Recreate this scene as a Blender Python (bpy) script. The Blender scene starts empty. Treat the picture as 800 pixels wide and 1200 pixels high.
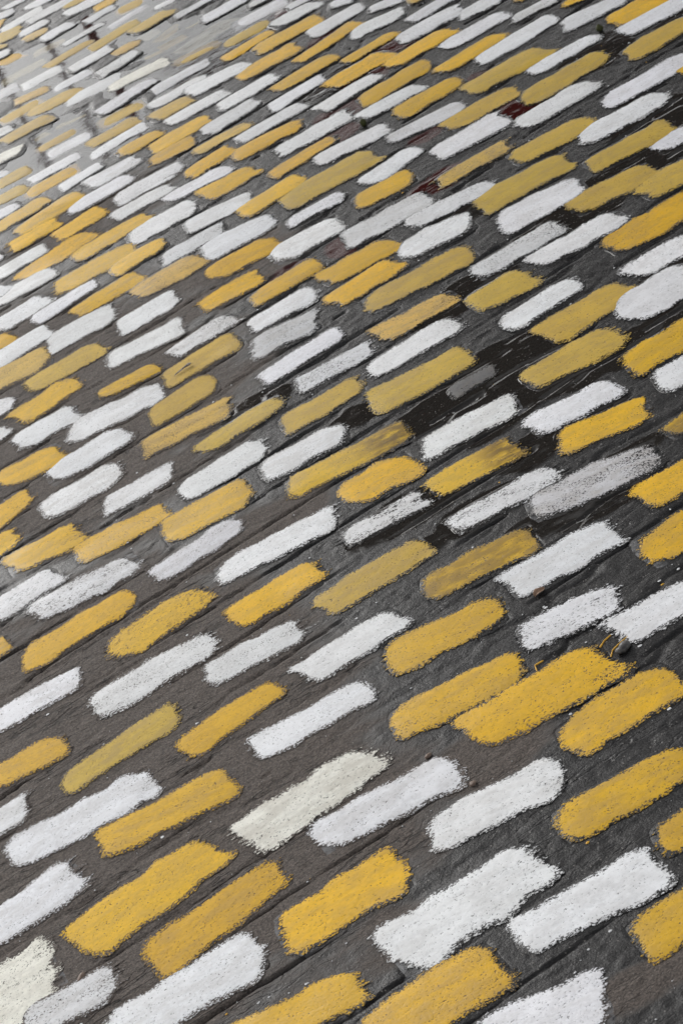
import bpy, math, random
import numpy as np
from mathutils import Matrix, Vector

sc = bpy.context.scene
col = sc.collection
random.seed(7)
rng = np.random.default_rng(11)

# ---------------------------------------------------------------- camera
H, F_PX = 1.75, 2400
cam_d = bpy.data.cameras.new("camera")
cam = bpy.data.objects.new("camera", cam_d)
col.objects.link(cam)
cam_d.sensor_fit = 'VERTICAL'
cam_d.sensor_height = 36.0
cam_d.lens = F_PX / 1200 * 36.0
cam_d.clip_end = 2000.0
cam_d.clip_start = 0.05
cam.matrix_world = (Matrix.Translation((0, 0, H)) @ Matrix.Rotation(math.radians(-9.0), 4, 'Z')
                    @ Matrix.Rotation(math.radians(90 - 30.5), 4, 'X') @ Matrix.Rotation(math.radians(-26.0), 4, 'Z'))
cam_d.dof.use_dof = True
cam_d.dof.focus_distance = 3.25
cam_d.dof.aperture_fstop = 16.0
sc.camera = cam

# ---------------------------------------------------------------- overcast sky and sun
SUN_EL, SUN_AZ = math.radians(32), math.radians(-16)       # azimuth from +Y towards +X
world = bpy.data.worlds.new("World")
sc.world = world
world.use_nodes = True
nt = world.node_tree
nt.nodes.clear()
sky = nt.nodes.new('ShaderNodeTexSky')
sky.sky_type = 'NISHITA'
sky.sun_disc = False
sky.sun_elevation = SUN_EL
sky.sun_rotation = SUN_AZ
sky.air_density = 1.0
sky.dust_density = 3.2
hs = nt.nodes.new('ShaderNodeHueSaturation')
hs.inputs['Saturation'].default_value = 0.12
bg = nt.nodes.new('ShaderNodeBackground')
bg.inputs['Strength'].default_value = 0.15
wo = nt.nodes.new('ShaderNodeOutputWorld')
nt.links.new(sky.outputs[0], hs.inputs['Color'])
nt.links.new(hs.outputs[0], bg.inputs[0])
nt.links.new(bg.outputs[0], wo.inputs[0])
sun_d = bpy.data.lights.new("sun", 'SUN')
sun_d.energy = 0.5
sun_d.angle = math.radians(16)
sun_d.color = (1.0, 0.97, 0.92)
sun = bpy.data.objects.new("sun", sun_d)
col.objects.link(sun)
sdir = Vector((math.sin(SUN_AZ) * math.cos(SUN_EL), math.cos(SUN_AZ) * math.cos(SUN_EL), math.sin(SUN_EL)))
sun.rotation_euler = sdir.to_track_quat('Z', 'Y').to_euler()
sc.view_settings.view_transform = 'Standard'
sc.view_settings.look = 'None'
sc.view_settings.exposure = 0.18
sc.view_settings.gamma = 1.0
sc.view_settings.use_curve_mapping = False

# ---------------------------------------------------------------- noise, node and mesh helpers
LAT = np.random.default_rng(3).random((256, 256)) * 2 - 1
def vn(x, y, s=0):
    """smooth value noise in -1..1"""
    x = np.asarray(x, float) + s * 17.37; y = np.asarray(y, float) + s * 31.71
    xi = np.floor(x).astype(int); yi = np.floor(y).astype(int)
    fx = x - xi; fy = y - yi
    fx = fx * fx * (3 - 2 * fx); fy = fy * fy * (3 - 2 * fy)
    a = LAT[yi % 256, xi % 256]; b = LAT[yi % 256, (xi + 1) % 256]
    c = LAT[(yi + 1) % 256, xi % 256]; d = LAT[(yi + 1) % 256, (xi + 1) % 256]
    return (a * (1 - fx) + b * fx) * (1 - fy) + (c * (1 - fx) + d * fx) * fy
def fbm(x, y, s=0, n=3):
    t = 0; a = 1.0
    for k in range(n):
        t = t + a * vn(x * 2 ** k, y * 2 ** k, s + k * 5); a *= 0.5
    return t / 1.75
def sstep(a, b, x):
    t = np.clip((x - a) / (b - a), 0, 1)
    return t * t * (3 - 2 * t)

def link(name, me, m, parent=None):
    o = bpy.data.objects.new(name, me)
    col.objects.link(o)
    if m: me.materials.append(m)
    if parent: o.parent = parent
    return o
def build(name, V, Fc, m, parent=None, smooth=True):
    me = bpy.data.meshes.new(name)
    me.from_pydata([tuple(v) for v in V], [], [tuple(f) for f in Fc])
    if smooth: me.polygons.foreach_set('use_smooth', [True] * len(me.polygons))
    me.update()
    return link(name, me, m, parent)
def attr(me, name, vals):
    a = me.attributes.new(name, 'FLOAT', 'POINT')
    a.data.foreach_set('value', np.asarray(vals, np.float32))
def cattr(me, name, rgb):
    a = me.attributes.new(name, 'FLOAT_COLOR', 'POINT')
    v = np.ones((len(me.vertices), 4), np.float32); v[:, :3] = rgb
    a.data.foreach_set('color', v.ravel())

class N:
    """small node-graph writer"""
    def __init__(s, name):
        s.m = bpy.data.materials.new(name); s.m.use_nodes = True
        s.t = s.m.node_tree; s.t.nodes.clear()
        s.out = s.t.nodes.new('ShaderNodeOutputMaterial')
    def put(s, sock, v):
        if isinstance(v, bpy.types.NodeSocket): s.t.links.new(v, sock)
        elif isinstance(v, (tuple, list)) and len(v) == 3 and sock.type == 'RGBA': sock.default_value = (*v, 1)
        else: sock.default_value = v
    def n(s, t, **k):
        x = s.t.nodes.new(t)
        for a, b in k.items(): setattr(x, a, b)
        return x
    def math(s, op, a, b=0.0, c=None, clamp=False):
        x = s.n('ShaderNodeMath', operation=op, use_clamp=clamp)
        s.put(x.inputs[0], a); s.put(x.inputs[1], b)
        if c is not None: s.put(x.inputs[2], c)
        return x.outputs[0]
    def ramp(s, v, a, b, lo=0.0, hi=1.0):
        x = s.n('ShaderNodeMapRange', interpolation_type='SMOOTHSTEP')
        s.put(x.inputs['Value'], v); s.put(x.inputs['From Min'], a); s.put(x.inputs['From Max'], b)
        s.put(x.inputs['To Min'], lo); s.put(x.inputs['To Max'], hi)
        return x.outputs[0]
    def mix(s, f, a, b):
        x = s.n('ShaderNodeMix', data_type='RGBA')
        s.put(x.inputs[0], f); s.put(x.inputs[6], a); s.put(x.inputs[7], b)
        return x.outputs[2]
    def mixf(s, f, a, b):
        x = s.n('ShaderNodeMix', data_type='FLOAT')
        s.put(x.inputs[0], f); s.put(x.inputs[2], a); s.put(x.inputs[3], b)
        return x.outputs[0]
    def mul(s, c, f):
        x = s.n('ShaderNodeVectorMath', operation='SCALE')
        s.put(x.inputs[0], c); s.put(x.inputs['Scale'], f)
        return x.outputs[0]
    def pos(s):
        return s.n('ShaderNodeNewGeometry').outputs['Position']
    def noise(s, vec, scale, stretch=1.0, detail=3.0, rough=0.55, off=0.0):
        mp = s.n('ShaderNodeMapping')
        s.put(mp.inputs['Vector'], vec)
        mp.inputs['Scale'].default_value = (scale / stretch, scale, scale)
        mp.inputs['Location'].default_value = (off, off * 1.7, 0)
        x = s.n('ShaderNodeTexNoise')
        s.put(x.inputs['Vector'], mp.outputs[0])
        x.inputs['Scale'].default_value = 1.0
        x.inputs['Detail'].default_value = detail
        x.inputs['Roughness'].default_value = rough
        return x.outputs['Fac']
    def voro(s, vec, scale, feature='F1'):
        x = s.n('ShaderNodeTexVoronoi', feature=feature)
        s.put(x.inputs['Vector'], vec); x.inputs['Scale'].default_value = scale
        return x
    def att(s, name):
        return s.n('ShaderNodeAttribute', attribute_name=name)
    def bump(s, h, strength, dist=0.002, normal=None):
        x = s.n('ShaderNodeBump')
        s.put(x.inputs['Height'], h); s.put(x.inputs['Strength'], strength)
        x.inputs['Distance'].default_value = dist
        if normal is not None: s.put(x.inputs['Normal'], normal)
        return x.outputs[0]
    def bsdf(s, color, rough, normal=None, spec=0.5, ior=1.4, **k):
        x = s.n('ShaderNodeBsdfPrincipled')
        s.put(x.inputs['Base Color'], color); s.put(x.inputs['Roughness'], rough)
        s.put(x.inputs['IOR'], ior); s.put(x.inputs['Specular IOR Level'], spec)
        if normal is not None: s.put(x.inputs['Normal'], normal)
        for a, b in k.items(): s.put(x.inputs[a.replace('_', ' ')], b)
        return x.outputs[0]
    def done(s, sh):
        s.t.links.new(sh, s.out.inputs['Surface'])
        return s.m

def stone_nodes(g):
    """colour, roughness and normal of the worn stone and grime of the street; reads wet (0 dry .. 1 wet) and film (standing water)"""
    p = g.pos()
    wet0 = g.att('wet').outputs['Fac']; film0 = g.att('film').outputs['Fac']
    nb = g.noise(p, 22, 2.2, 4)
    nm = g.noise(p, 95, 1.6, 4, 0.68, 3.1)
    nf = g.noise(p, 420, 1.6, 3, 0.7, 7.7)
    wet = g.ramp(g.math('ADD', wet0, g.math('MULTIPLY', g.math('SUBTRACT', nb, 0.5), 0.9)), 0.25, 0.75)
    film = g.ramp(g.math('ADD', film0, g.math('ADD', g.math('MULTIPLY', g.math('SUBTRACT', nb, 0.5), 0.7), g.math('MULTIPLY', g.math('SUBTRACT', nm, 0.5), 0.5))), 0.22, 0.60)
    dryc = g.mix(nm, (0.046, 0.037, 0.031), (0.155, 0.129, 0.113))
    wetc = g.mix(nm, (0.009, 0.0087, 0.0086), (0.027, 0.0258, 0.0260))
    c = g.mix(wet, dryc, wetc)
    c = g.mix(g.math('MULTIPLY', film, 0.8), c, (0.026, 0.023, 0.020))
    c = g.mul(c, g.ramp(nf, 0.3, 0.72, g.mixf(wet, 0.45, 0.70), g.mixf(wet, 1.55, 1.3)))
    wash = g.math('MULTIPLY', g.att('wash').outputs['Fac'], g.ramp(nm, 0.36, 0.6))
    c = g.mix(wash, c, (0.17, 0.172, 0.178))
    c = g.mix(g.math('MULTIPLY', g.ramp(g.math('ADD', g.att('joint').outputs['Fac'], g.math('MULTIPLY', g.math('SUBTRACT', nm, 0.5), 0.6)), 0.3, 0.85), 0.85), c, (0.014, 0.0125, 0.0115))
    c = g.mix(g.ramp(g.math('ADD', g.att('red').outputs['Fac'], g.math('SUBTRACT', nm, 0.5)), 0.35, 0.75), c, (0.048, 0.010, 0.009))  # painted-in red reflections, mixed into the stone colour
    # thin dark cracks drawn out along the courses
    nc = g.noise(p, 26, 5.0, 4, 0.6, 21.0)
    crack = g.math('MULTIPLY', g.ramp(g.math('ABSOLUTE', g.math('SUBTRACT', nc, 0.5)), 0.022, 0.004), g.ramp(g.noise(p, 9, 2, 2, 0.5, 5.0), 0.46, 0.58))
    c = g.mix(g.math('MULTIPLY', crack, 0.5), c, (0.012, 0.011, 0.011))
    # pale and dark grit set in the surface
    vo = g.voro(p, 260)
    gr = g.n('ShaderNodeSeparateColor'); g.put(gr.inputs[0], vo.outputs['Color'])
    grain = g.math('MULTIPLY', g.ramp(vo.outputs['Distance'], 0.34, 0.22), g.ramp(gr.outputs[0], 0.90, 0.93))
    c = g.mix(g.math('MULTIPLY', grain, 0.6), c, (0.27, 0.25, 0.23))
    dgrain = g.math('MULTIPLY', g.ramp(vo.outputs['Distance'], 0.45, 0.3), g.ramp(gr.outputs[1], 0.80, 0.84))
    c = g.mix(g.math('MULTIPLY', dgrain, 0.55), c, (0.015, 0.014, 0.013))
    rough = g.mixf(wet, 0.72, g.ramp(nf, 0.3, 0.7, 0.20, 0.36))
    rough = g.mixf(film, rough, 0.05)
    h = g.math('ADD', g.math('MULTIPLY', nm, 1.0), g.math('MULTIPLY', nf, 0.5))
    h = g.math('ADD', h, g.math('MULTIPLY', grain, 0.25))
    hs = g.noise(p, 130, 4.0, 3, 0.6, 12.0)                 # ripples drawn out along the courses
    h = g.math('SUBTRACT', g.math('ADD', h, g.math('MULTIPLY', hs, g.mixf(film, 0.12, 0.9))), g.math('MULTIPLY', crack, 0.9))
    strength = g.mixf(film, g.mixf(wet, 1.0, 0.42), 0.10)
    return c, rough, h, strength, wet, film

def stone_material():
    g = N("wet_stone")
    c, rough, h, st, wet, film = stone_nodes(g)
    nrm = g.bump(h, st, 0.0035)
    return g.done(g.bsdf(c, rough, nrm, spec=0.42, ior=1.36))

def paint_material(name):
    g = N(name)
    c, rough, h, st, wet, film = stone_nodes(g)
    p = g.pos()
    tint = g.att('tint').outputs['Color']; edge = g.att('edge').outputs['Fac']
    wear = g.att('wear').outputs['Fac']; stain = g.att('stain').outputs['Fac']; dirt = g.att('dirt').outputs['Fac']
    uvw = g.n('ShaderNodeCombineXYZ')
    g.put(uvw.inputs[0], g.att('lu').outputs['Fac']); g.put(uvw.inputs[1], g.att('lv').outputs['Fac']); g.put(uvw.inputs[2], g.att('lw').outputs['Fac'])
    uv = uvw.outputs[0]
    n1 = g.noise(uv, 70, 2.6, 3, 0.6)
    n2 = g.noise(uv, 430, 1.7, 3, 0.7, 4.0)
    n3 = g.noise(uv, 38, 3.0, 2, 0.5, 9.0)
    n4 = g.noise(uv, 170, 1.2, 3, 0.6, 2.0)
    # holes: bare stone shows near the ragged edge, and all over on worn strokes
    lim = g.math('ADD', g.ramp(edge, 0.0, 0.0100, 0.56, 0.13), g.math('MULTIPLY', wear, g.ramp(n3, 0.35, 0.62, 0.02, 0.30)))
    v = g.math('ADD', g.math('MULTIPLY', n2, 0.82), g.math('MULTIPLY', n1, 0.18))
    v = g.math('MULTIPLY_ADD', v, 2.7, -0.85)
    keep = g.ramp(g.math('SUBTRACT', v, lim), -0.06, 0.09)
    pc = g.mul(tint, g.ramp(n4, 0.25, 0.75, 0.88, 1.08))
    gry = g.math('MULTIPLY', dirt, g.ramp(g.math('ADD', g.math('MULTIPLY', n1, 0.6), g.math('MULTIPLY', n3, 0.4)), 0.40, 0.60))
    pc = g.mix(gry, pc, g.mix(0.35, g.mul(tint, 0.74), (0.34, 0.26, 0.17)))
    pc = g.mix(g.ramp(g.noise(uv, 24, 1.6, 3, 0.6, 15.0), 0.46, 0.66, 0.0, 0.55), pc, g.mul(tint, 1.13))
    pc = g.mix(g.math('MULTIPLY', g.math('MULTIPLY', stain, g.ramp(n1, 0.28, 0.62)), 0.85), pc, (0.10, 0.055, 0.012))
    # small dark pits
    vo = g.voro(uv, 210)
    sp = g.n('ShaderNodeSeparateColor'); g.put(sp.inputs[0], vo.outputs['Color'])
    pit = g.math('MULTIPLY', g.ramp(vo.outputs['Distance'], 0.30, 0.18), g.ramp(sp.outputs[0], 0.975, 0.985))
    pc = g.mix(g.math('MULTIPLY', pit, 0.75), pc, (0.05, 0.045, 0.04))
    cc = g.mix(keep, c, pc)
    rr = g.mixf(keep, rough, g.mixf(wet, 0.62, g.ramp(n4, 0.3, 0.7, 0.34, 0.5)))
    hp = g.math('ADD', g.math('MULTIPLY', n1, 0.7), g.math('ADD', g.math('MULTIPLY', n2, 0.35), g.math('MULTIPLY', n4, 0.35)))
    hh = g.math('ADD', g.mixf(keep, g.math('MULTIPLY', h, 0.7), hp), g.math('MULTIPLY', keep, 0.35))
    nrm = g.bump(hh, g.mixf(keep, st, 0.42), 0.0030)
    return g.done(g.bsdf(cc, rr, nrm, spec=0.36, ior=1.4))

STONE = stone_material()
WHITE = paint_material("white_paint")
YELLOW = paint_material("yellow_paint")

def simple(name, c1, c2, scale=60, rough=0.6, bump=0.3, ior=1.45):
    g = N(name)
    p = g.n('ShaderNodeTexCoord').outputs['Object']
    n = g.noise(p, scale, 1.0, 4)
    return g.done(g.bsdf(g.mix(g.ramp(n, 0.35, 0.65), c1, c2), rough, g.bump(n, bump, 0.002), ior=ior))

# ---------------------------------------------------------------- where the street is dry, wet or under water
# each entry: centre x, y, angle, half length, half width, weight (metres on the ground)
PUDDLES = [(0.721,6.098,0.145,0.208,0.223,1.00), (0.617,5.288,0.112,0.222,0.208,1.00), (1.091,5.510,0.119,0.223,0.241,1.00), (1.022,5.804,0.132,0.087,0.168,1.00), (0.440,5.237,0.111,0.128,0.142,1.00), (0.971,6.159,0.146,0.213,0.185,1.00), (0.950,5.258,0.110,0.106,0.088,1.00), (0.676,5.738,0.131,0.141,0.165,1.00), (0.872,5.555,0.122,0.083,0.104,1.00)]
FILMS = [(0.880,3.078,0.019,0.162,0.088,1.00), (0.781,2.936,0.014,0.098,0.049,1.00), (0.733,3.071,0.019,0.127,0.057,1.00), (1.178,3.448,0.034,0.133,0.068,1.00), (1.386,3.499,0.036,0.117,0.076,1.00), (1.526,3.633,0.041,0.101,0.126,1.00), (1.627,4.094,0.060,0.101,0.082,1.00), (0.968,3.401,0.033,0.102,0.067,1.00), (0.602,3.196,0.025,0.052,0.046,1.00), (1.067,2.903,0.012,0.116,0.057,1.00), (0.958,2.926,0.013,0.124,0.049,1.00), (0.549,2.823,0.009,0.109,0.054,1.00), (0.626,2.710,0.004,0.084,0.051,1.00), (0.693,2.591,-0.001,0.104,0.041,1.00), (0.775,2.552,-0.002,0.104,0.034,1.00), (0.481,3.419,0.034,0.081,0.051,1.00), (1.332,5.448,0.116,0.124,0.106,1.00), (1.312,4.733,0.087,0.123,0.094,1.00), (1.406,4.776,0.088,0.087,0.078,1.00), (0.881,3.380,0.032,0.073,0.061,1.00), (1.792,4.003,0.056,0.067,0.066,1.00), (0.945,5.442,0.117,0.107,0.064,1.00), (1.089,3.710,0.045,0.100,0.047,1.00), (0.798,2.788,0.007,0.095,0.046,1.00), (0.478,2.703,0.004,0.106,0.033,1.00), (0.843,2.630,0.001,0.091,0.032,1.00), (1.387,4.024,0.058,0.049,0.046,1.00), (1.119,3.902,0.053,0.076,0.043,1.00), (1.211,4.760,0.088,0.111,0.053,1.00), (0.799,4.006,0.058,0.057,0.036,1.00), (0.870,2.766,0.006,0.072,0.042,1.00), (1.206,3.076,0.019,0.048,0.049,1.00)]
DRY = [(0.165,3.882,0.055,0.404,0.645,1.00), (-0.053,2.604,-0.000,0.383,0.617,1.00), (0.082,2.222,-0.017,0.254,0.206,1.00), (-0.240,2.218,-0.017,0.336,0.276,1.00), (0.365,2.182,-0.018,0.129,0.066,0.80), (0.345,3.016,0.017,0.161,0.081,1.00), (0.347,1.674,-0.040,0.089,0.034,0.80), (0.497,4.743,0.090,0.275,0.210,0.70), (0.610,4.042,0.060,0.262,0.182,0.70), (0.123,1.975,-0.027,0.097,0.064,0.60)]
RED_REFLECTIONS = [(1.159,4.549,0.080,0.084,0.077,1.00), (1.398,4.775,0.088,0.089,0.075,1.00), (1.386,4.044,0.058,0.061,0.058,1.00), (1.130,3.903,0.053,0.090,0.055,1.00), (1.082,4.422,0.075,0.064,0.044,1.00), (1.260,4.644,0.083,0.074,0.048,1.00), (0.740,3.882,0.053,0.051,0.042,1.00), (0.859,3.866,0.052,0.041,0.048,1.00), (1.409,4.294,0.069,0.047,0.043,1.00), (1.206,4.158,0.064,0.050,0.040,1.00), (1.321,5.053,0.100,0.066,0.055,1.00), (1.306,5.383,0.113,0.083,0.081,1.00)]             # dark red reflections, painted into the ground colour
def blobs(L, x, y, soft=1.0, jit=0.35):
    t = np.zeros_like(x)
    w = jit * fbm(x * 9, y * 16, 4)
    for cx, cy, a, lu, lv, k in L:
        c, s = math.cos(a), math.sin(a)
        u = ((x - cx) * c + (y - cy) * s) / lu; v = (-(x - cx) * s + (y - cy) * c) / lv
        q = np.sqrt(u * u + v * v) + w
        t = np.maximum(t, k * (1 - sstep(1 - 0.5 * soft, 1 + 0.4 * soft, q)))
    return t
def wetness(x, y): return 1 - np.clip(blobs(DRY, x, y, 1.0, 0.2), 0, 1)
def filmness(x, y): return blobs(FILMS, x, y, 1.0)
def pudness(x, y): return blobs(PUDDLES, x, y, 0.8, 0.3)

# ---------------------------------------------------------------- the painted bricks: x y (mm), angle (0.1 deg), length, width (mm), look
DABS = []
for l in """
848 6871 -35 87 56 w
902 6733 -7 99 75 W
793 6807 -234 86 74 w
819 6647 30 171 69 W
904 6584 14 188 74 w
983 6523 -57 91 58 y
987 6441 -69 145 85 W
1039 6352 -64 88 71 Y
999 6277 46 125 62 w
1080 6197 -136 103 79 y
1047 6108 93 168 49 w
751 6731 -219 41 73 Y
748 6564 -84 102 113 y
823 6490 17 122 64 W
861 6330 99 123 74 W
809 6411 -139 102 63 d
909 6171 27 160 46 w
695 6487 115 40 67 y
684 6393 -219 61 66 W
689 6313 11 86 80 Y
803 6234 -109 122 60 s
826 6062 85 185 57 y
966 6009 87 206 72 y
854 5900 40 154 71 W
952 5832 57 97 66 d
894 5731 124 157 70 w
687 6134 1 173 66 s
709 5976 -21 146 73 W
609 6023 -26 82 88 w
767 5806 -20 136 60 W
787 5636 -59 196 80 W
907 5560 -81 205 75 C
646 5871 -134 123 64 d
682 5710 -5 177 87 y
830 5431 105 206 71 w
588 5783 9 160 74 y
508 5689 -147 65 67 w
563 5603 18 176 78 y
683 5513 -127 134 73 s
577 5504 43 62 48 s
599 5396 18 139 55 y
784 5331 -56 159 80 y
726 5226 5 172 72 y
616 5312 -41 166 75 W
717 5148 52 185 60 W
542 5201 -5 163 61 W
472 5480 -116 97 69 C
439 5303 -12 120 74 y
424 5371 -64 45 55 w
403 5185 -9 105 71 y
509 5119 -6 172 75 Y
572 5036 67 139 56 W
750 5041 0 136 68 Y
641 4948 -6 160 79 W
683 4755 15 205 71 W
1156 6037 -93 81 46 W
1077 5938 83 149 74 y
1192 5859 7 143 51 w
1241 5703 5 156 73 W
1150 5758 -18 98 75 s
1087 5779 286 143 57 o
1056 5674 -30 102 58 o
1037 5849 129 72 80 p
1139 5578 148 225 96 p
1067 5479 -62 161 74 y
986 5659 -138 75 36 o
1205 5412 -2 156 69 y
1176 5317 69 181 56 Y
1289 5512 -30 193 81 W
1318 5606 -90 68 49 w
977 5362 -12 197 68 w
937 5256 1 192 65 W
1036 5189 -78 201 87 W
1270 5232 -17 222 85 Y
1160 5112 -11 202 87 Y
1050 4983 38 187 74 W
932 5070 -7 196 67 W
883 5158 -25 127 80 y
963 4886 72 177 76 w
839 4956 37 185 79 Y
791 4875 -24 137 68 Y
898 4781 -39 165 51 d
1014 4707 4 206 61 W
829 4678 101 147 69 Y
970 4617 -61 203 70 Y
763 4588 -22 192 63 W
816 4494 -47 155 82 Y
982 4407 40 196 57 Y
1339 5350 7 152 76 W
1378 5422 -47 79 52 w
1447 5251 -272 84 58 W
1383 5142 32 185 73 W
1503 5062 -227 103 56 W
1432 4966 -143 171 78 W
1307 5024 122 225 59 Y
1354 4832 37 173 51 Y
1189 4901 49 198 72 Y
1277 4733 7 188 82 Y
1501 4769 -25 199 79 W
1419 4659 31 198 74 Y
1293 4533 55 223 79 Y
1125 4801 60 172 64 W
1203 4627 58 190 65 W
1239 4440 -27 181 64 W
1549 4864 68 143 58 W
1620 4706 -23 125 70 W
1541 4579 -2 194 71 W
1707 4624 -31 59 55 Y
1676 4509 -26 135 50 w
1474 4460 61 197 66 Y
1568 4396 26 243 70 W
1471 4259 -11 228 84 y
1302 4351 5 198 78 Y
1582 4175 -11 199 58 W
1519 4058 24 244 79 y
1343 4140 -12 199 74 y
1561 4977 -180 55 46 d
1753 4427 -252 71 39 Y
1739 4308 -84 176 72 W
1806 4188 -57 180 95 Y
1804 4114 13 209 83 W
1737 3989 -1 197 82 y
1609 3828 -20 242 72 W
1446 3953 23 213 74 W
1677 3778 12 41 37 Y
1485 3726 -52 221 75 W
1053 4505 -8 215 75 W
1083 4327 -86 200 70 W
1091 4106 104 169 65 W
1233 4223 -99 206 64 w
1029 4013 -32 155 76 Y
1261 4033 -12 194 86 W
1201 3895 -14 188 57 d
1351 3804 -53 204 75 y
1426 3590 -58 205 72 y
1498 3520 -5 115 63 W
1407 3381 -17 165 81 y
363 5080 57 85 59 W
381 5006 72 198 70 Y
446 4908 108 212 82 Y
573 4854 -6 199 74 W
668 4744 -50 175 69 W
633 4660 -10 180 66 W
382 4827 23 146 72 Y
485 4742 81 149 78 Y
387 4630 113 229 80 Y
517 4560 13 225 69 Y
438 4435 -21 226 88 Y
528 4369 51 160 69 Y
313 4711 22 153 67 W
271 4820 -25 32 57 W
279 4554 -3 173 71 W
227 4602 257 56 60 W
333 4350 77 184 60 W
236 4417 60 148 80 W
417 4264 65 189 68 Y
544 4183 2 187 85 d
633 4485 -5 192 89 W
642 4272 -12 176 65 w
455 4064 40 160 78 W
742 4365 -68 185 71 W
857 4295 68 186 72 Y
974 4216 -23 262 97 y
726 4185 -99 190 91 W
894 4103 -17 157 52 d2
694 4063 -36 181 86 Y
822 3980 -55 181 87 W
619 3944 -2 162 68 Y
717 3847 34 186 63 Y
666 3737 -16 165 65 W
857 3758 -30 187 77 Y
828 3657 54 175 72 Y
973 3870 -45 221 79 w
1089 3777 -83 216 64 w
1005 3681 -80 171 86 W
906 3549 -40 257 80 y
836 3416 -72 185 65 d
1081 3441 -12 216 64 w
986 3331 -31 138 80 y
1198 3567 -63 201 91 W
1221 3691 -33 231 91 y
1314 3466 -80 198 77 y
1289 3260 27 223 86 Y
1173 3354 -30 208 66 W
1239 3131 16 171 63 W
1162 3023 -10 177 97 W
1009 3205 36 181 61 W
1048 3096 2 198 81 y
157 4324 -45 74 71 Y
192 4247 53 165 75 W
319 4168 -17 180 88 W
407 3929 -72 188 74 W
157 4139 -74 166 103 d
240 4028 -1 194 77 y
170 3927 84 164 79 Y
327 3807 -71 148 50 Y
80 4010 -44 72 71 W
134 3807 -13 153 76 W
265 3708 -88 228 81 W
174 3604 20 196 77 W
386 3607 20 163 80 y
470 3722 23 188 74 y
353 3492 -62 211 69 d
48 3890 214 55 46 W
507 3820 58 168 58 d2
629 3634 -94 150 83 g
620 3513 44 203 55 W
649 3403 -25 175 55 d2
436 3389 51 200 51 y
576 3295 -9 180 65 y
487 3175 -45 183 68 W
785 3310 14 206 64 W
741 3189 -57 219 81 y
802 3086 3 99 37 b
733 2958 -75 197 64 W
956 2979 -64 198 78 y
1080 2859 0 177 75 Y
881 2838 -75 176 64 W
1047 2761 -98 94 68 W
885 2742 -154 172 68 Y
973 2624 43 69 43 b2
66 3683 -41 145 86 Y
127 3484 13 188 77 W
212 3372 -20 160 60 W
-12 3570 166 115 66 Y
-56 3460 87 70 65 Y
9 3353 -66 160 74 Y
139 3258 -57 196 63 Y
284 3169 -51 187 83 Y
356 3273 5 189 67 W
538 3069 -69 254 65 b3
230 3066 61 192 56 w
341 2941 -54 241 63 W
551 2957 -54 143 83 Y
682 2834 -63 176 63 b3
510 2839 -42 167 50 d3
676 2704 -47 212 56 d3
430 2705 10 216 65 y
569 2583 -67 209 67 b2
798 2615 -135 240 75 g2
663 2482 -52 201 70 W
879 2502 -47 129 71 Y
814 2378 6 136 74 Y
-66 3241 54 159 67 w
33 3151 -75 221 70 w
-13 3038 29 233 67 Y
109 2921 85 206 72 d4
-147 3124 -32 49 51 Y
54 2790 -22 240 67 d5
289 2811 16 180 67 Y
206 2695 -66 179 59 d5
331 2570 23 193 64 W
451 2472 -99 207 68 Y
401 2324 -94 218 67 Y
489 2225 -46 243 83 Y
604 2345 -114 170 59 d5
707 2248 -59 162 62 W
-127 2907 -28 176 55 W
-184 2759 -74 149 57 Y
-47 2654 47 223 55 y
119 2570 63 192 54 Y
215 2459 -42 208 56 W
-35 2448 -82 236 67 Y
146 2300 29 238 75 C
230 2200 -64 233 65 W
343 2079 -77 212 65 W
559 2108 12 195 73 Y
480 1963 -55 207 61 Y
-248 2653 -27 87 56 W
-147 2547 -52 254 69 W
-271 2427 61 187 71 W
-115 2301 73 242 85 Y
-46 2185 77 232 68 Y
106 2074 -20 196 76 Y
231 1939 1 246 85 W
355 1830 -62 212 62 W
514 1850 -19 100 51 Y
-329 2278 47 141 112 C
-267 2192 -61 147 57 w
-132 2085 -14 253 73 W
-29 1939 -101 207 57 Y
130 1827 -9 204 80 Y
219 1703 -92 170 77 W
425 1730 0 129 62 Y
""".strip().splitlines():
    q = l.split()
    DABS.append((int(q[0]) / 1000, int(q[1]) / 1000, math.radians(int(q[2]) / 10), int(q[3]) / 1000, int(q[4]) / 1000, q[5]))

CX = np.array([d[0] for d in DABS]); CY = np.array([d[1] for d in DABS]); CA = np.array([d[2] for d in DABS])
CL = np.array([d[3] for d in DABS]) / 2; CW = np.array([d[4] for d in DABS]) / 2

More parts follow.
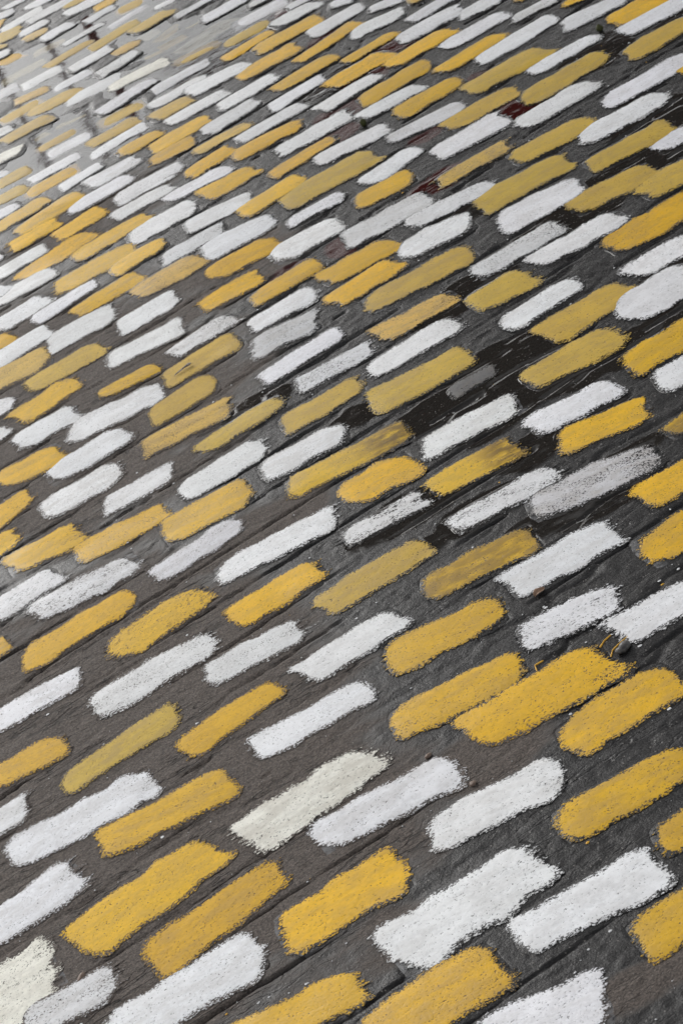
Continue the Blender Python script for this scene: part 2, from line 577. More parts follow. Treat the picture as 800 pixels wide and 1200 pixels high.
def bed_field(x, y):
    """signed distance to the nearest brick's foot (negative under a brick)"""
    d3 = np.full(x.shape, 9.0)
    for cx, cy, a, L, W in zip(CX, CY, CA, CL, CW):
        m = (np.abs(x - cx) < 0.22) & (np.abs(y - cy) < 0.12)
        if not m.any(): continue
        c, s = math.cos(a), math.sin(a)
        dx = x[m] - cx; dy = y[m] - cy
        u = np.abs(dx * c + dy * s) - (L * 0.935 + 0.0045); v = np.abs(-dx * s + dy * c) - (W * 1.22 + 0.0045)
        d3[m] = np.minimum(d3[m], np.hypot(np.maximum(u, 0), np.maximum(v, 0)) + np.minimum(np.maximum(u, v), 0))
    return d3
def courses():
    """chains of neighbouring bricks, each turned into a joint line on its near side"""
    SL = 0.06
    n = len(CX); right = [-1] * n; cost = [9.0] * n
    for i in range(n):
        dx = CX - CX[i]; dy = CY - CY[i] - SL * dx
        ok = (dx > 0.09) & (dx < 0.36) & (np.abs(dy) < 0.032)
        if ok.any():
            sc_ = np.where(ok, np.abs(dy) * 6 + np.abs(dx - 0.2) * 0.5, 9); right[i] = int(np.argmin(sc_)); cost[i] = float(sc_.min())
    for i in range(n):                                   # one left neighbour each
        for j in range(i):
            if right[i] >= 0 and right[i] == right[j]:
                if cost[i] < cost[j]: right[j] = -1
                else: right[i] = -1
    has_left = set(k for k in right if k >= 0)
    lines = []
    for i in range(n):
        if i in has_left: continue
        ch = [i]
        while right[ch[-1]] >= 0: ch.append(right[ch[-1]])
        pts = [(CX[k], CY[k] - CW[k] * 1.2 - 0.0125) for k in ch]
        a, b = pts[0], pts[-1]
        pts = [(a[0] - 0.12, a[1] - 0.12 * SL)] + pts + [(b[0] + 0.12, b[1] + 0.12 * SL)]
        # smooth the chain so the course runs straight
        for _ in range(2):
            pts = [pts[0]] + [(pts[k][0], (pts[k - 1][1] + 2 * pts[k][1] + pts[k + 1][1]) / 4) for k in range(1, len(pts) - 1)] + [pts[-1]]
        lines.append(pts)
    return lines
def course_field(x, y):
    d = np.full(x.shape, 9.0)
    wob = 0.0022 * vn(x * 25, y * 3, 31) + 0.0008 * vn(x * 110, y * 9, 32)
    for pts in LINES:
        for (ax, ay), (bx, by) in zip(pts[:-1], pts[1:]):
            m = (x > ax - 0.0) & (x <= bx) & (np.abs(y - (ay + by) / 2) < 0.06)
            if not m.any(): continue
            yy = ay + (by - ay) * (x[m] - ax) / (bx - ax) + wob[m]
            d[m] = np.minimum(d[m], np.abs(y[m] - yy))
    return d
LINES = courses()

def joint_field(x, y):
    """distance to the joint between the two nearest bricks, and distance to the nearest brick"""
    d1 = np.full(x.shape, 9.0); d2 = np.full(x.shape, 9.0)
    i1 = np.zeros(x.shape, int); i2 = np.zeros(x.shape, int)
    for k, (cx, cy, a, L, W) in enumerate(zip(CX, CY, CA, CL, CW)):
        m = (np.abs(x - cx) < 0.42) & (np.abs(y - cy) < 0.26)
        if not m.any(): continue
        c, s = math.cos(a), math.sin(a)
        dx = x[m] - cx; dy = y[m] - cy
        u = np.abs(dx * c + dy * s) - (L + 0.03); v = np.abs(-dx * s + dy * c) - W
        d = np.hypot(np.maximum(u, 0), np.maximum(v, 0)) + np.minimum(np.maximum(u, v), 0)
        o1 = d1[m]; o2 = d2[m]; k1 = i1[m]; k2 = i2[m]
        i2[m] = np.where(d < o1, k1, np.where(d < o2, k, k2)); i1[m] = np.where(d < o1, k, k1)
        d2[m] = np.where(d < o1, o1, np.minimum(o2, d)); d1[m] = np.minimum(o1, d)
    dx = np.abs(CX[i1] - CX[i2]); dy = np.abs(CY[i1] - CY[i2])
    return (d2 - d1) / 2, d1, sstep(0.22, 0.55, dy / (dx + 1e-6))

# ---------------------------------------------------------------- the street: one sheet out to the horizon
def axis(lo, hi, step_lo, step_hi, far):
    a = [lo]; st = step_lo
    while a[-1] < hi:
        t = (a[-1] - lo) / (hi - lo); a.append(a[-1] + step_lo + (step_hi - step_lo) * t)
    s = step_hi; out = [a[-1]]
    while out[-1] < far: s *= 1.45; out.append(out[-1] + s)
    s = step_lo; low = [lo]
    while low[-1] > -far: s *= 1.45; low.append(low[-1] - s)
    return np.array(low[:0:-1] + a + out[1:])
gx = axis(-0.55, 2.15, 0.0058, 0.0066, 700)
gy = axis(1.45, 7.4, 0.0026, 0.0100, 700)
X, Y = np.meshgrid(gx, gy)
xf, yf = X.ravel(), Y.ravel()
inner = (xf > -0.7) & (xf < 2.4) & (yf > 1.3) & (yf < 7.7)
Z = np.zeros_like(xf)
jd = np.full(xf.shape, 1.0); along = np.zeros_like(xf); nd = np.full(xf.shape, 1.0)
jd[inner], nd[inner], along[inner] = joint_field(xf[inner], yf[inner])
cd = np.full(xf.shape, 9.0); cd[inner] = course_field(xf[inner], yf[inner])
bed = np.full(xf.shape, 9.0); bed[inner] = bed_field(xf[inner], yf[inner])
fade = sstep(9.0, 7.2, yf) * sstep(-1.2, -0.6, xf) * sstep(3.0, 2.2, xf) * sstep(1.0, 1.4, yf)
rough_h = (0.0013 * fbm(xf * 14, yf * 30, 1) + 0.0012 * fbm(xf * 60, yf * 105, 2, 2)) * (0.12 + 0.88 * sstep(0.0, 0.022, bed))
gm = sstep(-0.35, 0.45, vn(xf * 7, yf * 5, 8))              # joints partly filled with grime
groove = np.exp(-((jd + 0.003 * vn(xf * 30, yf * 30, 21)) / 0.0045) ** 2) * (0.2 + 0.8 * gm) * sstep(-0.002, 0.005, nd) * (0.08 + 0.92 * along)
wide = 0.0021 + 0.0013 * vn(xf * 6, yf * 9, 23)
cleft = np.exp(-(cd / wide) ** 2) * sstep(-0.25, 0.35, vn(xf * 4.5, yf * 7, 24)) * sstep(-0.006, 0.003, nd)
groove *= 0.35
swell = 0.0
pud = pudness(xf, yf)
rip = filmness(xf, yf)
Z = fade * (0.0026 + rough_h * (1 - 0.5 * pud) + swell * (1 - pud) - 0.0085 * np.maximum(groove, cleft) - 0.0055 * pud)
Z = np.where(bed < 0, Z - (0.0030 + np.maximum(rough_h, 0)) * fade * sstep(-0.0060, -0.0120, bed), Z)
red = blobs(RED_REFLECTIONS, xf, yf, 1.0)
wet = wetness(xf, yf); film = np.clip(rip, 0, 1)
nx, ny = len(gx), len(gy)
idx = np.arange(nx * ny).reshape(ny, nx)
quads = np.stack([idx[:-1, :-1], idx[:-1, 1:], idx[1:, 1:], idx[1:, :-1]], -1).reshape(-1, 4)
me = bpy.data.meshes.new("street")
me.vertices.add(nx * ny)
me.vertices.foreach_set('co', np.stack([xf, yf, Z], -1).ravel().astype(np.float32))
me.loops.add(quads.size)
me.loops.foreach_set('vertex_index', quads.ravel().astype(np.int32))
me.polygons.add(len(quads))
me.polygons.foreach_set('loop_start', np.arange(0, quads.size, 4, dtype=np.int32))
me.polygons.foreach_set('loop_total', np.full(len(quads), 4, np.int32))
me.polygons.foreach_set('use_smooth', np.ones(len(quads), bool))
me.update(calc_edges=True)
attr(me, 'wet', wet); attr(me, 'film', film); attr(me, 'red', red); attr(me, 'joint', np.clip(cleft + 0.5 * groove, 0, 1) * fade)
street = link('street', me, STONE)
street['kind'] = 'structure'
street['label'] = 'wet dark brick street surface covered with painted strokes'

# ---------------------------------------------------------------- bricks and their paint
def dome(u, v, A, B, top, tilt):
    r4 = (u / A) ** 4 + (v / B) ** 4
    foot = 0.0021 if top > 0.0029 else top - 0.004
    return top * (1 - 0.06 * (v / B) ** 2) - (top - foot) * np.clip(r4, 0, 1.5) ** 1.5 + tilt[0] * u + tilt[1] * v

def rounded(A, B, n, rc):
    """n points round a rounded rectangle, with outward normals"""
    rc = min(rc, A * .98, B * .98)
    sx, sy = A - rc, B - rc
    seg = [2 * sx, math.pi / 2 * rc, 2 * sy, math.pi / 2 * rc] * 2
    tot = sum(seg); P = []; NN = []
    for k in range(n):
        t = tot * k / n; i = 0
        while t > seg[i]: t -= seg[i]; i += 1
        base = [(-sx, -B, 0), (sx, -sy, 1), (A, -sy, 2), (sx, sy, 3), (sx, B, 4), (-sx, sy, 5), (-A, sy, 6), (-sx, -sy, 7)][i]
        if i == 0: P.append((-sx + t, -B)); NN.append((0, -1))
        elif i == 2: P.append((A, -sy + t)); NN.append((1, 0))
        elif i == 4: P.append((sx - t, B)); NN.append((0, 1))
        elif i == 6: P.append((-A, sy - t)); NN.append((-1, 0))
        else:
            a0 = {1: -math.pi / 2, 3: 0, 5: math.pi / 2, 7: math.pi}[i]
            a = a0 + t / rc
            P.append((base[0] + rc * math.cos(a), base[1] + rc * math.sin(a))); NN.append((math.cos(a), math.sin(a)))
    return np.array(P), np.array(NN)

def ringmesh(P, A, B, rings):
    """vertices on shrinking rings about the medial line, quads between them"""
    md = max(A - B, 0.0)
    C = np.stack([np.clip(P[:, 0], -md, md), np.zeros(len(P))], -1)
    V = np.concatenate([C + (P - C) * s for s in rings])
    n = len(P); i = np.arange(n); j = (i + 1) % n; F = []
    for k in range(len(rings) - 1):
        F.append(np.stack([k * n + i, k * n + j, (k + 1) * n + j, (k + 1) * n + i], -1))
    return V, np.concatenate(F)

#        colour,               wear, dirt, stain, rag, pale bare end
LOOK = {
    'W':  ((0.78, 0.787, 0.795), 0.12, 0.28, 0.0, 1.0),
    'w':  ((0.68, 0.685, 0.69), 0.42, 0.30, 0.0, 1.3),
    'C':  ((0.80, 0.785, 0.70), 0.2, 0.4, 0.0, 1.5),
    'Y':  ((0.74, 0.43, 0.009), 0.16, 0.45, 0.0, 1.0),
    'y':  ((0.54, 0.36, 0.05), 0.06, 0.45, 0.0, 0.8),
    'd':  ((0.62, 0.40, 0.08), 0.45, 0.7, 0.0, 1.4),
    's':  ((0.66, 0.58, 0.32), 0.30, 0.4, 0.0, 1.0),
    'p':  ((0.62, 0.60, 0.50), 0.30, 0.4, 0.0, 1.0),
    'o':  ((0.50, 0.38, 0.11), 0.20, 0.6, 0.0, 1.0),
    'g':  ((0.55, 0.555, 0.56), 0.50, 0.6, 0.0, 1.0),
    'b':  ((0.13, 0.128, 0.128), 0.25, 0.3, 0.0, 0.8),
    'b2': ((0.60, 0.37, 0.02), 0.42, 0.6, 0.55, 1.3),
    'b3': ((0.68, 0.43, 0.02), 0.25, 0.5, 0.5, 1.1),
    'd2': ((0.72, 0.725, 0.73), 0.55, 0.3, 0.0, 1.8),
    'd3': ((0.72, 0.725, 0.73), 0.85, 0.3, 0.0, 2.0),
    'd4': ((0.74, 0.45, 0.02), 0.45, 0.4, 0.0, 1.8),
    'd5': ((0.73, 0.735, 0.74), 0.35, 0.2, 0.0, 1.9),
    'g2': ((0.60, 0.60, 0.605), 0.60, 0.6, 0.0, 2.0),
}
SUNK = set('spo')
WHITES = {'W', 'w', 'C', 'p', 'g', 'b', 'd2', 'd3', 'd5', 'g2'}
PART_LABEL = {'C': 'cream stroke with yellow showing through', 'b': 'grey brick almost bare of paint', 'b2': 'yellow stroke stained brown',
              'b3': 'yellow stroke with a brown end', 'd3': 'white stroke worn to streaks', 'g2': 'white stroke worn to grey',
              's': 'pale stroke under the puddle', 'p': 'pale stroke under the puddle', 'g': 'grey stroke with a white middle'}

GATHER = {}
def emit(name, V, F, m, parent, vals, tint, cx, cy, a, gather):
    """vals: point attributes; tint: paint colour or None"""
    if gather:
        c, s = math.cos(a), math.sin(a)
        W3 = np.stack([cx + V[:, 0] * c - V[:, 1] * s, cy + V[:, 0] * s + V[:, 1] * c, V[:, 2]], -1)
        g = GATHER.setdefault(name, dict(V=[], F=[], m=m, n=0, vals={k: [] for k in vals}, tint=[]))
        g['V'].append(W3); g['F'].append(F + g['n']); g['n'] += len(V)
        for k, v in vals.items(): g['vals'][k].append(v)
        if tint is not None: g['tint'].append(np.tile(tint, (len(V), 1)))
        return None
    o = build(name, V, F, m, parent)
    for k, v in vals.items(): attr(o.data, k, v)
    if tint is not None: cattr(o.data, 'tint', tint)
    return o

def make_brick(i, cx, cy, a, L, W, look, gather=False):
    rgb, wear, dirt, stain, rag = LOOK[look]
    hl, hw = L / 2 * 0.935 + 0.0012, W / 2 * (1.26 - 0.10 * float(sstep(3.2, 5.5, math.hypot(cx, cy)))) + 0.0008
    dist = math.hypot(cx, cy)
    m = random.uniform(0.0035, 0.0070)
    A, B = hl + m, hw + m
    wl = float(pudness(np.array([cx]), np.array([cy]))[0])
    top = random.uniform(0.0036, 0.0049)
    if look in SUNK: top = -0.0028
    elif wl > 0.4 and look == 'y': top = random.uniform(-0.0010, 0.0016)
    elif wl > 0.3: top = random.uniform(-0.0002, 0.0026)
    tilt = (random.uniform(-.004, .004), random.uniform(-.012, .012))
    c, s = math.cos(a), math.sin(a)
    # stone body
    P, _ = rounded(A, B, 44, B * 0.62)
    P = P * (1 + 0.05 * vn(P[:, 0] * 60 + i, P[:, 1] * 60, i))[:, None]
    V, F = ringmesh(P, A, B, [1.10, 1.02, 0.95, 0.86, 0.72, 0.45, 0.0])
    z = dome(V[:, 0], V[:, 1], A, B, top, tilt)
    z[:44] = -0.02
    wx, wy = cx + V[:, 0] * c - V[:, 1] * s, cy + V[:, 0] * s + V[:, 1] * c
    sd = 1 if random.random() < .5 else -1
    o = emit('brick', np.stack([V[:, 0], V[:, 1], z], -1), F, STONE, street,
             dict(wet=wetness(wx, wy), film=0.6 * filmness(wx, wy), wash=random.choice([0, .2, .5, .9]) * sstep(0.55, 0.95, sd * V[:, 0] / A)),
             None, cx, cy, a, gather)
    if o: o.location = (cx, cy, 0); o.rotation_euler = (0, 0, a)
    # paint
    n = int(np.clip(1150 / dist, 170, 560))
    P, NN = rounded(hl, hw, n, hw * random.uniform(0.32, 0.8))
    rag *= random.uniform(0.9, 2.3)
    endy = np.abs(NN[:, 0])
    q = P * 1000
    low = 0.0042 * vn(q[:, 0] / 34, q[:, 1] / 22, i) * (hw / 0.034)
    d = rag * (0.0012 * vn(q[:, 0] / 9.0, q[:, 1] / 5.0, i + 3) + 0.0011 * vn(q[:, 0] / 3.2, q[:, 1] / 2.4, i + 6) + 0.0008 * vn(q[:, 0] / 1.4, q[:, 1] / 1.2, i + 8))
    k_end = np.where(P[:, 0] > 0, random.uniform(0.2, 1.5), random.uniform(0.1, 1.0))
    streak = rag * k_end * (0.0044 * vn(q[:, 1] / 4.2, np.sign(P[:, 0]) * 5, i + 9) + 0.0026 * vn(q[:, 1] / 1.7, np.sign(P[:, 0]) * 5, i + 12))
    P0 = P + NN * low[:, None]                               # the smooth stroke; the frayed outline is laid round it
    off = NN * np.maximum(d, -0.0034)[:, None]
    off[:, 0] += np.sign(P[:, 0]) * endy * np.maximum(1.25 * streak + 0.001, -0.0034)
    bow, skew, wedge = random.uniform(-.0035, .0035), random.uniform(-.35, .25), random.uniform(-.12, .12)
    def bend(Q):
        Q = Q.copy()
        Q[:, 1] += bow * ((Q[:, 0] / hl) ** 2 - 0.4)
        Q[:, 0] += skew * Q[:, 1]
        Q[:, 1] *= 1 + wedge * Q[:, 0] / hl
        return Q
    rings = [1.0, 0.93, 0.84, 0.66, 0.36, 0.0]
    V, F = ringmesh(bend(P0), hl, hw, rings)
    V[:n] += off; V[n:2 * n] += 0.4 * np.minimum(np.abs(off), 0.004) * np.sign(off)
    z = np.maximum(dome(V[:, 0], V[:, 1], A, B, top, tilt), 0.0028 if top > 0.0029 else top - 0.0016) + 0.0009
    z[:n] -= 0.0004
    pm = WHITE if look in WHITES else YELLOW
    pn = 'white_paint' if look in WHITES else 'yellow_paint'
    e = np.repeat(1 - np.array(rings), n) * hw
    ln = len(V)
    wx, wy = cx + V[:, 0] * c - V[:, 1] * s, cy + V[:, 0] * s + V[:, 1] * c
    per = np.tile(np.clip(0.9 + 0.5 * vn(np.arange(n) * 14 / n, np.zeros(n), i + 40), 0.65, 1.3), len(rings))
    per = per * np.tile(1 - random.uniform(0.0, 0.55) * sstep(0.3, -0.8, NN[:, 1]), len(rings))
    e = e * np.where(np.repeat(np.array(rings), n) > 0.8, per, 1.0)
    k = random.uniform(0.94, 1.05)
    v = 1.0 if look in WHITES else 3.0
    if look == 'Y': rgb = tuple(np.array(rgb) * random.uniform(0.84, 1.06) * np.array([1, 1.0, random.uniform(.7, 1.6)]))
    tint = np.array(rgb) * k * np.array([1, 1 + v * random.uniform(-.008, .008), 1 + v * random.uniform(-.012, .03)])
    emit(pn, np.stack([V[:, 0], V[:, 1], z], -1), F, pm, o,
         dict(edge=e, lu=V[:, 0], lv=V[:, 1], lw=np.full(ln, i * 0.37),
              wear=np.full(ln, wear * random.uniform(0.7, 1.4)) + 0.75 * sstep(0.45, 1.0, V[:, 0] / hl) * max(0, random.uniform(-.5, 1)) + 0.5 * sstep(-0.6, -1.0, V[:, 0] / hl) * max(0, random.uniform(-1, 1)),
              stain=np.full(ln, stain) if look == 'b2' else stain * 2.0 * sstep(-0.1, 0.7, V[:, 0] / hl),
              dirt=np.full(ln, dirt * random.uniform(0.6, 1.4)), wet=wetness(wx, wy), film=0.6 * filmness(wx, wy)),
         tint, cx, cy, a, gather)
    if gather: return None
    if look in PART_LABEL: o['label'] = PART_LABEL[look]
    return o

for i, d in enumerate(DABS): make_brick(i, *d)

# the same courses go on beyond the edges of the frame: those strokes are gathered into one mesh per material
def beyond_the_frame():
    # the stretch of ground the camera takes in, anticlockwise
    Q = [(-0.366, 2.236), (0.346, 1.593), (1.871, 4.116), (0.828, 7.019)]
    def outside(x, y):
        return max(((x - ax) * (by - ay) - (y - ay) * (bx - ax)) / math.hypot(bx - ax, by - ay) for (ax, ay), (bx, by) in zip(Q, Q[1:] + Q[:1]))
    k = 400; row = 0; y = 1.15
    while y < 8.2:
        x = -1.3 + 0.14 * (row % 2)
        while x < 3.0:
            bx, by = x + random.uniform(-.02, .02), y + 0.06 * x + random.uniform(-.008, .008)
            out = outside(bx, by)
            near = np.min(np.hypot((CX - bx) * 0.42, CY - by))
            if 0.125 < out < 0.65 and near > 0.085:
                w = random.choice('WWwYYyY')
                make_brick(k, bx, by, random.uniform(-.12, .08), random.uniform(.15, .21), random.uniform(.05, .066), w, True); k += 1
            x += random.uniform(.235, .285)
        y += 0.098; row += 1
    for name, g in GATHER.items():
        o = build(name, np.concatenate(g['V']), np.concatenate(g['F']), g['m'], street)
        for a_, v in g['vals'].items(): attr(o.data, a_, np.concatenate(v))
        if g['tint']: cattr(o.data, 'tint', np.concatenate(g['tint']))
        o['kind'] = 'stuff'
beyond_the_frame()

# ---------------------------------------------------------------- rain water standing in the low part of the street
def puddle():
    x0, x1, y0, y1 = 0.25, 1.55, 4.9, 7.5
    nx, ny = 60, 90
    xs = np.linspace(x0, x1, nx); ys = np.linspace(y0, y1, ny)
    XX, YY = np.meshgrid(xs, ys)
    p = pudness(XX.ravel(), YY.ravel()).reshape(ny, nx)
    use = p > 0.06
    vid = -np.ones((ny, nx), int); V = []; F = []
    for j in range(ny - 1):
        for k in range(nx - 1):
            if use[j:j + 2, k:k + 2].any():
                f = []
                for (jj, kk) in ((j, k), (j, k + 1), (j + 1, k + 1), (j + 1, k)):
                    if vid[jj, kk] < 0: vid[jj, kk] = len(V); V.append((xs[kk], ys[jj], 0.0004))
                    f.append(vid[jj, kk])
                F.append(f)
    g = N("rain_water")
    pp = g.pos()
    h = g.noise(pp, 16, 2.5, 3, 0.5)
    h = g.math('ADD', h, g.math('MULTIPLY', g.noise(pp, 75, 3.0, 2, 0.5, 3.0), 0.35))
    nrm = g.bump(h, 0.20, 0.004)
    gl = g.n('ShaderNodeBsdfGlossy'); g.put(gl.inputs['Roughness'], 0.06); g.put(gl.inputs['Normal'], nrm); g.put(gl.inputs['Color'], (1, 1, 1))
    tr = g.n('ShaderNodeBsdfTransparent'); g.put(tr.inputs['Color'], (0.93, 0.93, 0.92))
    fr = g.n('ShaderNodeFresnel'); g.put(fr.inputs['IOR'], 1.333); g.put(fr.inputs['Normal'], nrm)
    mx = g.n('ShaderNodeMixShader')
    g.put(mx.inputs[0], fr.outputs[0]); g.put(mx.inputs[1], tr.outputs[0]); g.put(mx.inputs[2], gl.outputs[0])
    o = build('puddle', V, F, g.done(mx.outputs[0]))
    o['kind'] = 'structure'
    o['label'] = 'shallow rain puddle lying over the bricks'
puddle()

# ---------------------------------------------------------------- small loose things and splashes
def ground_z(x, y):
    i = min(max(int(np.searchsorted(gx, x)), 0), nx - 1); j = min(max(int(np.searchsorted(gy, y)), 0), ny - 1)
    return float(Z[j * nx + i])
def clear_of_bricks(x, y):
    j, n, a = joint_field(np.array([x]), np.array([y]))
    return float(n[0])

def specks(name, m, count, rgb, seed):
    rg = random.Random(seed); V = []; F = []; made = 0
    sx = np.array([rg.uniform(-0.6, 2.2) for _ in range(count * 3)]); sy = np.array([1.5 + 5.5 * rg.random() ** 1.7 for _ in range(count * 3)])
    dn = joint_field(sx, sy)[1]
    clump = vn(sx * 5, sy * 6, 40 + seed)
    for x, y, d, c in zip(sx, sy, dn, clump):
        if d < 0.004 or made >= count or c < rg.uniform(-1.0, 0.6): continue
        z = ground_z(x, y) + 0.0012; r0 = 0.0005 + 0.0021 * rg.random() ** 3; k = rg.choice([5, 6, 7]); a0 = rg.random() * 6
        b = len(V); V.append((x, y, z + 0.0007))
        for q in range(k):
            a = a0 + 6.283 * q / k; rr = r0 * rg.uniform(0.6, 1.25)
            V.append((x + 1.35 * rr * math.cos(a), y + rr * math.sin(a), z - 0.0006))
        F += [(b, b + 1 + q, b + 1 + (q + 1) % k) for q in range(k)]; made += 1
    o = build(name, V, F, m, street)
    o['kind'] = 'stuff'
    return o
gs = N("dried_white_paint"); WSPECK = gs.done(gs.bsdf((0.72, 0.725, 0.73), 0.5))
gs = N("dried_yellow_paint"); YSPECK = gs.done(gs.bsdf((0.70, 0.38, 0.03), 0.45))
specks('white_paint_specks', WSPECK, 2600, None, 1)
specks('yellow_paint_specks', YSPECK, 160, None, 2)

def thread(pts, w, m):
    """a raised trickle of paint lying on the stone"""
    V = []; F = []; n = len(pts)
    # resample with a wobble
    P = []
    for k in range(n - 1):
        for q in range(5):
            t = q / 5; P.append((pts[k][0] * (1 - t) + pts[k + 1][0] * t, pts[k][1] * (1 - t) + pts[k + 1][1] * t))
    P.append(pts[-1])
    for k, (x, y) in enumerate(P):
        a, b = P[max(k - 1, 0)], P[min(k + 1, len(P) - 1)]
        tx, ty = b[0] - a[0], b[1] - a[1]; l = math.hypot(tx, ty) or 1
        ww = w * (0.8 + 0.5 * float(vn(k * .7, 3.3, 5)))
        z = max(ground_z(x, y), 0.003) + 0.0009
        for sx, dz in ((-1, -0.002), (-.6, 0.0002), (.6, 0.0002), (1, -0.002)): V.append((x - ty / l * ww * sx, y + tx / l * ww * sx, z + dz))
    for k in range(len(P) - 1):
        for q in range(3): F.append((4 * k + q, 4 * k + q + 1, 4 * k + q + 5, 4 * k + q + 4))
    return build('paint_drip', V, F, m, street)
thread([(0.6024, 2.2167), (0.6115, 2.2277), (0.6276, 2.2334), (0.6438, 2.2365)], 0.0013, YSPECK)
thread([(0.6013, 2.2478), (0.6131, 2.2560), (0.6266, 2.2595)], 0.0012, YSPECK)
thread([(0.4886, 2.2755), (0.5019, 2.2682), (0.5117, 2.2758), (0.5152, 2.2906), (0.5295, 2.2904)], 0.0014, YSPECK)

def thing(o, label, cat, group=None):
    o['label'] = label; o['category'] = cat
    if group: o['group'] = group
    return o
def pebble(name, x, y, rx, ry, rz, m, seed, sink=0.3, rot=0.5):
    V = []; F = []; nu, nv = 14, 9
    for j in range(nv + 1):
        th = math.pi * j / nv
        for k in range(nu):
            ph = 2 * math.pi * k / nu
            d = Vector((math.sin(th) * math.cos(ph), math.sin(th) * math.sin(ph), math.cos(th)))
            kk = 1 + 0.22 * float(vn(d.x * 1.7 + 9, d.y * 1.7 + d.z * 1.3 + 9, seed)) + 0.08 * float(vn(d.x * 5, d.y * 5 + d.z * 4, seed + 2))
            V.append((d.x * rx * kk, d.y * ry * kk, d.z * rz * kk + rz * (1 - sink)))
    for j in range(nv):
        for k in range(nu): F.append((j * nu + k, (j + 1) * nu + k, (j + 1) * nu + (k + 1) % nu, j * nu + (k + 1) % nu))
    o = build(name, V, F, m)
    o.location = (x, y, ground_z(x, y)); o.rotation_euler = (0, 0, rot)
    return o
GREYS = simple("grey_pebble", (0.05, 0.047, 0.046), (0.13, 0.125, 0.12), 120, 0.4, 0.7)
TANS = simple("tan_pebble", (0.16, 0.11, 0.085), (0.26, 0.20, 0.16), 160, 0.55, 0.5)
MOSS = simple("mossy_seed", (0.025, 0.03, 0.008), (0.07, 0.075, 0.02), 300, 0.7, 0.9)
thing(pebble('stone', *(0.6236, 2.2164), 0.014, 0.008, 0.006, GREYS, 3), 'dark grey stone between a yellow stroke and a dripping white stroke', 'stone')
thing(pebble('pebble', *(-0.2416, 2.2260), 0.008, 0.005, 0.004, TANS, 4), 'reddish brown pebble in grime beside a cream stroke', 'pebble')
thing(pebble('pebble', *(0.3371, 2.1387), 0.006, 0.0045, 0.003, TANS, 5), 'small tan pebble above the long white stroke low in the picture', 'pebble')
thing(pebble('pebble', *(0.3146, 2.2410), 0.006, 0.004, 0.003, TANS, 6), 'small tan pebble below a thick yellow stroke', 'pebble')
thing(pebble('seed_pod', *(1.1447, 4.3944), 0.0075, 0.0075, 0.0095, MOSS, 7, 0.05), 'round green seed pod touching the edge of a white stroke', 'seed pod')
thing(pebble('seed_pod', *(1.6901, 4.1934), 0.009, 0.0075, 0.008, MOSS, 8, 0.1), 'dark brown green seed pod beside the end of a yellow stroke', 'seed pod')

def leaf(x, y):
    V = []; F = []; n = 9
    for k in range(n):
        t = k / (n - 1); w = 0.0062 * math.sin(math.pi * min(t * 0.93 + 0.05, 1)) ** 0.7
        for sy in (-1, -.5, 0, .5, 1): V.append(((t - .5) * 0.021, sy * w, 0.0035 + 0.003 * abs(sy) + 0.0025 * math.sin(t * 5) - (0.0008 if sy == 0 else 0)))
    for k in range(n - 1):
        for q in range(4): F.append((5 * k + q, 5 * k + 5 + q, 5 * k + 6 + q, 5 * k + 1 + q))
    o = build('leaf', V, F, simple("dry_leaf", (0.22, 0.13, 0.08), (0.34, 0.22, 0.15), 200, 0.6, 0.5))
    o.location = (x, y, ground_z(x, y)); o.rotation_euler = (0.1, -0.1, 0.35)
    sm = o.modifiers.new("thick", 'SOLIDIFY'); sm.thickness = 0.0006
    return o
thing(leaf(*(0.5997, 2.4345)), 'small dry brown leaf under the end of a white stroke', 'leaf')

def twig(x, y):
    V = []; F = []
    pts = [(-0.021, -0.002, 0.003), (-0.012, 0.0, 0.004), (-0.003, 0.001, 0.005), (0.006, 0.0035, 0.0055), (0.014, 0.003, 0.006), (0.020, 0.006, 0.005)]
    rad = [0.001, 0.0018, 0.0022, 0.0026, 0.0042, 0.002]
    for (px, py, pz), r0 in zip(pts, rad):
        for q in range(7):
            a = 6.283 * q / 7; V.append((px, py + r0 * math.cos(a), pz + 0.7 * r0 * math.sin(a)))
    for k in range(len(pts) - 1):
        for q in range(7): F.append((7 * k + q, 7 * k + 7 + q, 7 * k + 7 + (q + 1) % 7, 7 * k + (q + 1) % 7))
    F.append(tuple(range(7))); F.append(tuple(range(len(V) - 7, len(V))))
    o = build('twig', V, F, simple("dry_twig", (0.16, 0.13, 0.11), (0.42, 0.38, 0.34), 250, 0.7, 0.6))
    o.location = (x, y, 0.005); o.rotation_euler = (0, 0, 0.02)
    return o
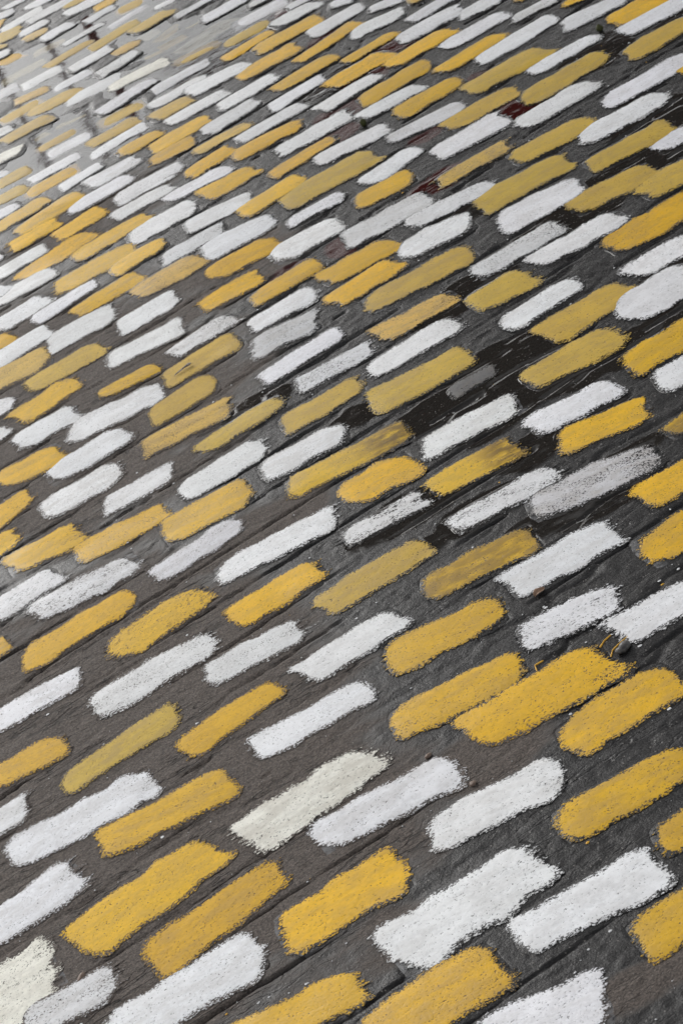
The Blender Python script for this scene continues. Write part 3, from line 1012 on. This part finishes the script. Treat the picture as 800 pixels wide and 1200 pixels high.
thing(twig(*(0.4271, 3.7142)), 'pale curled twig lying on a yellow stroke', 'twig')

# ---------------------------------------------------------------- the dark red market canopy ahead, seen in the photograph as its reflection in the wet stone
RED = simple("dark_red_paint", (0.26, 0.022, 0.014), (0.32, 0.032, 0.02), 8, 0.45, 0.1)
DARKWOOD = simple("dark_timber", (0.050, 0.016, 0.011), (0.085, 0.024, 0.017), 10, 0.6, 0.3)
def box(x0, x1, y0, y1, z0, z1):
    V = [(x, y, z) for z in (z0, z1) for y in (y0, y1) for x in (x0, x1)]
    return V, [(0, 2, 3, 1), (4, 5, 7, 6), (0, 1, 5, 4), (2, 6, 7, 3), (0, 4, 6, 2), (1, 3, 7, 5)]
def canopy():
    r = bpy.data.objects.new('canopy', None); col.objects.link(r)
    thing(r, 'dark red canopy on thin posts, reflected in the puddle and the wet stone', 'canopy')
    X0, X1, Y0, Y1, Hh = 1.0, 9.0, 6.0, 11.5, 3.0
    # pitched roof with a ridge along x
    ym = (Y0 + Y1) / 2
    V = [(X0, Y0, Hh), (X1, Y0, Hh), (X1, ym, Hh + .9), (X0, ym, Hh + .9), (X0, Y1, Hh), (X1, Y1, Hh)]
    V += [(x, y, z - 0.08) for x, y, z in V]
    F = [(0, 1, 2, 3), (3, 2, 5, 4), (6, 9, 8, 7), (9, 10, 11, 8), (0, 6, 7, 1), (4, 5, 11, 10), (0, 3, 9, 6), (3, 4, 10, 9), (1, 7, 8, 2), (2, 8, 11, 5)]
    build('roof', V, F, DARKWOOD, r, False)
    for y in (Y0 + 1.5, Y1 - .2):
        zb = Hh + 0.9 * (1 - abs(y + .05 - ym) / (Y1 - ym)) - 0.13
        build('beam', *box(X0 + .1, X1 - .1, y, y + .10, zb - .2, zb), RED, r, False)
        for x in ((1.12, 4.9, 8.8) if y < 8 else (1.13, 1.45, 4.9, 8.8)):
            build('post', *box(x, x + .032, y + .003, y + .035, -0.01, zb - .202), RED, r, False)
    build('valance', *box(2.0, X1 - .2, Y1 - .21, Y1 - .203, 1.95, 2.86), RED, r, False)
    return r
canopy()
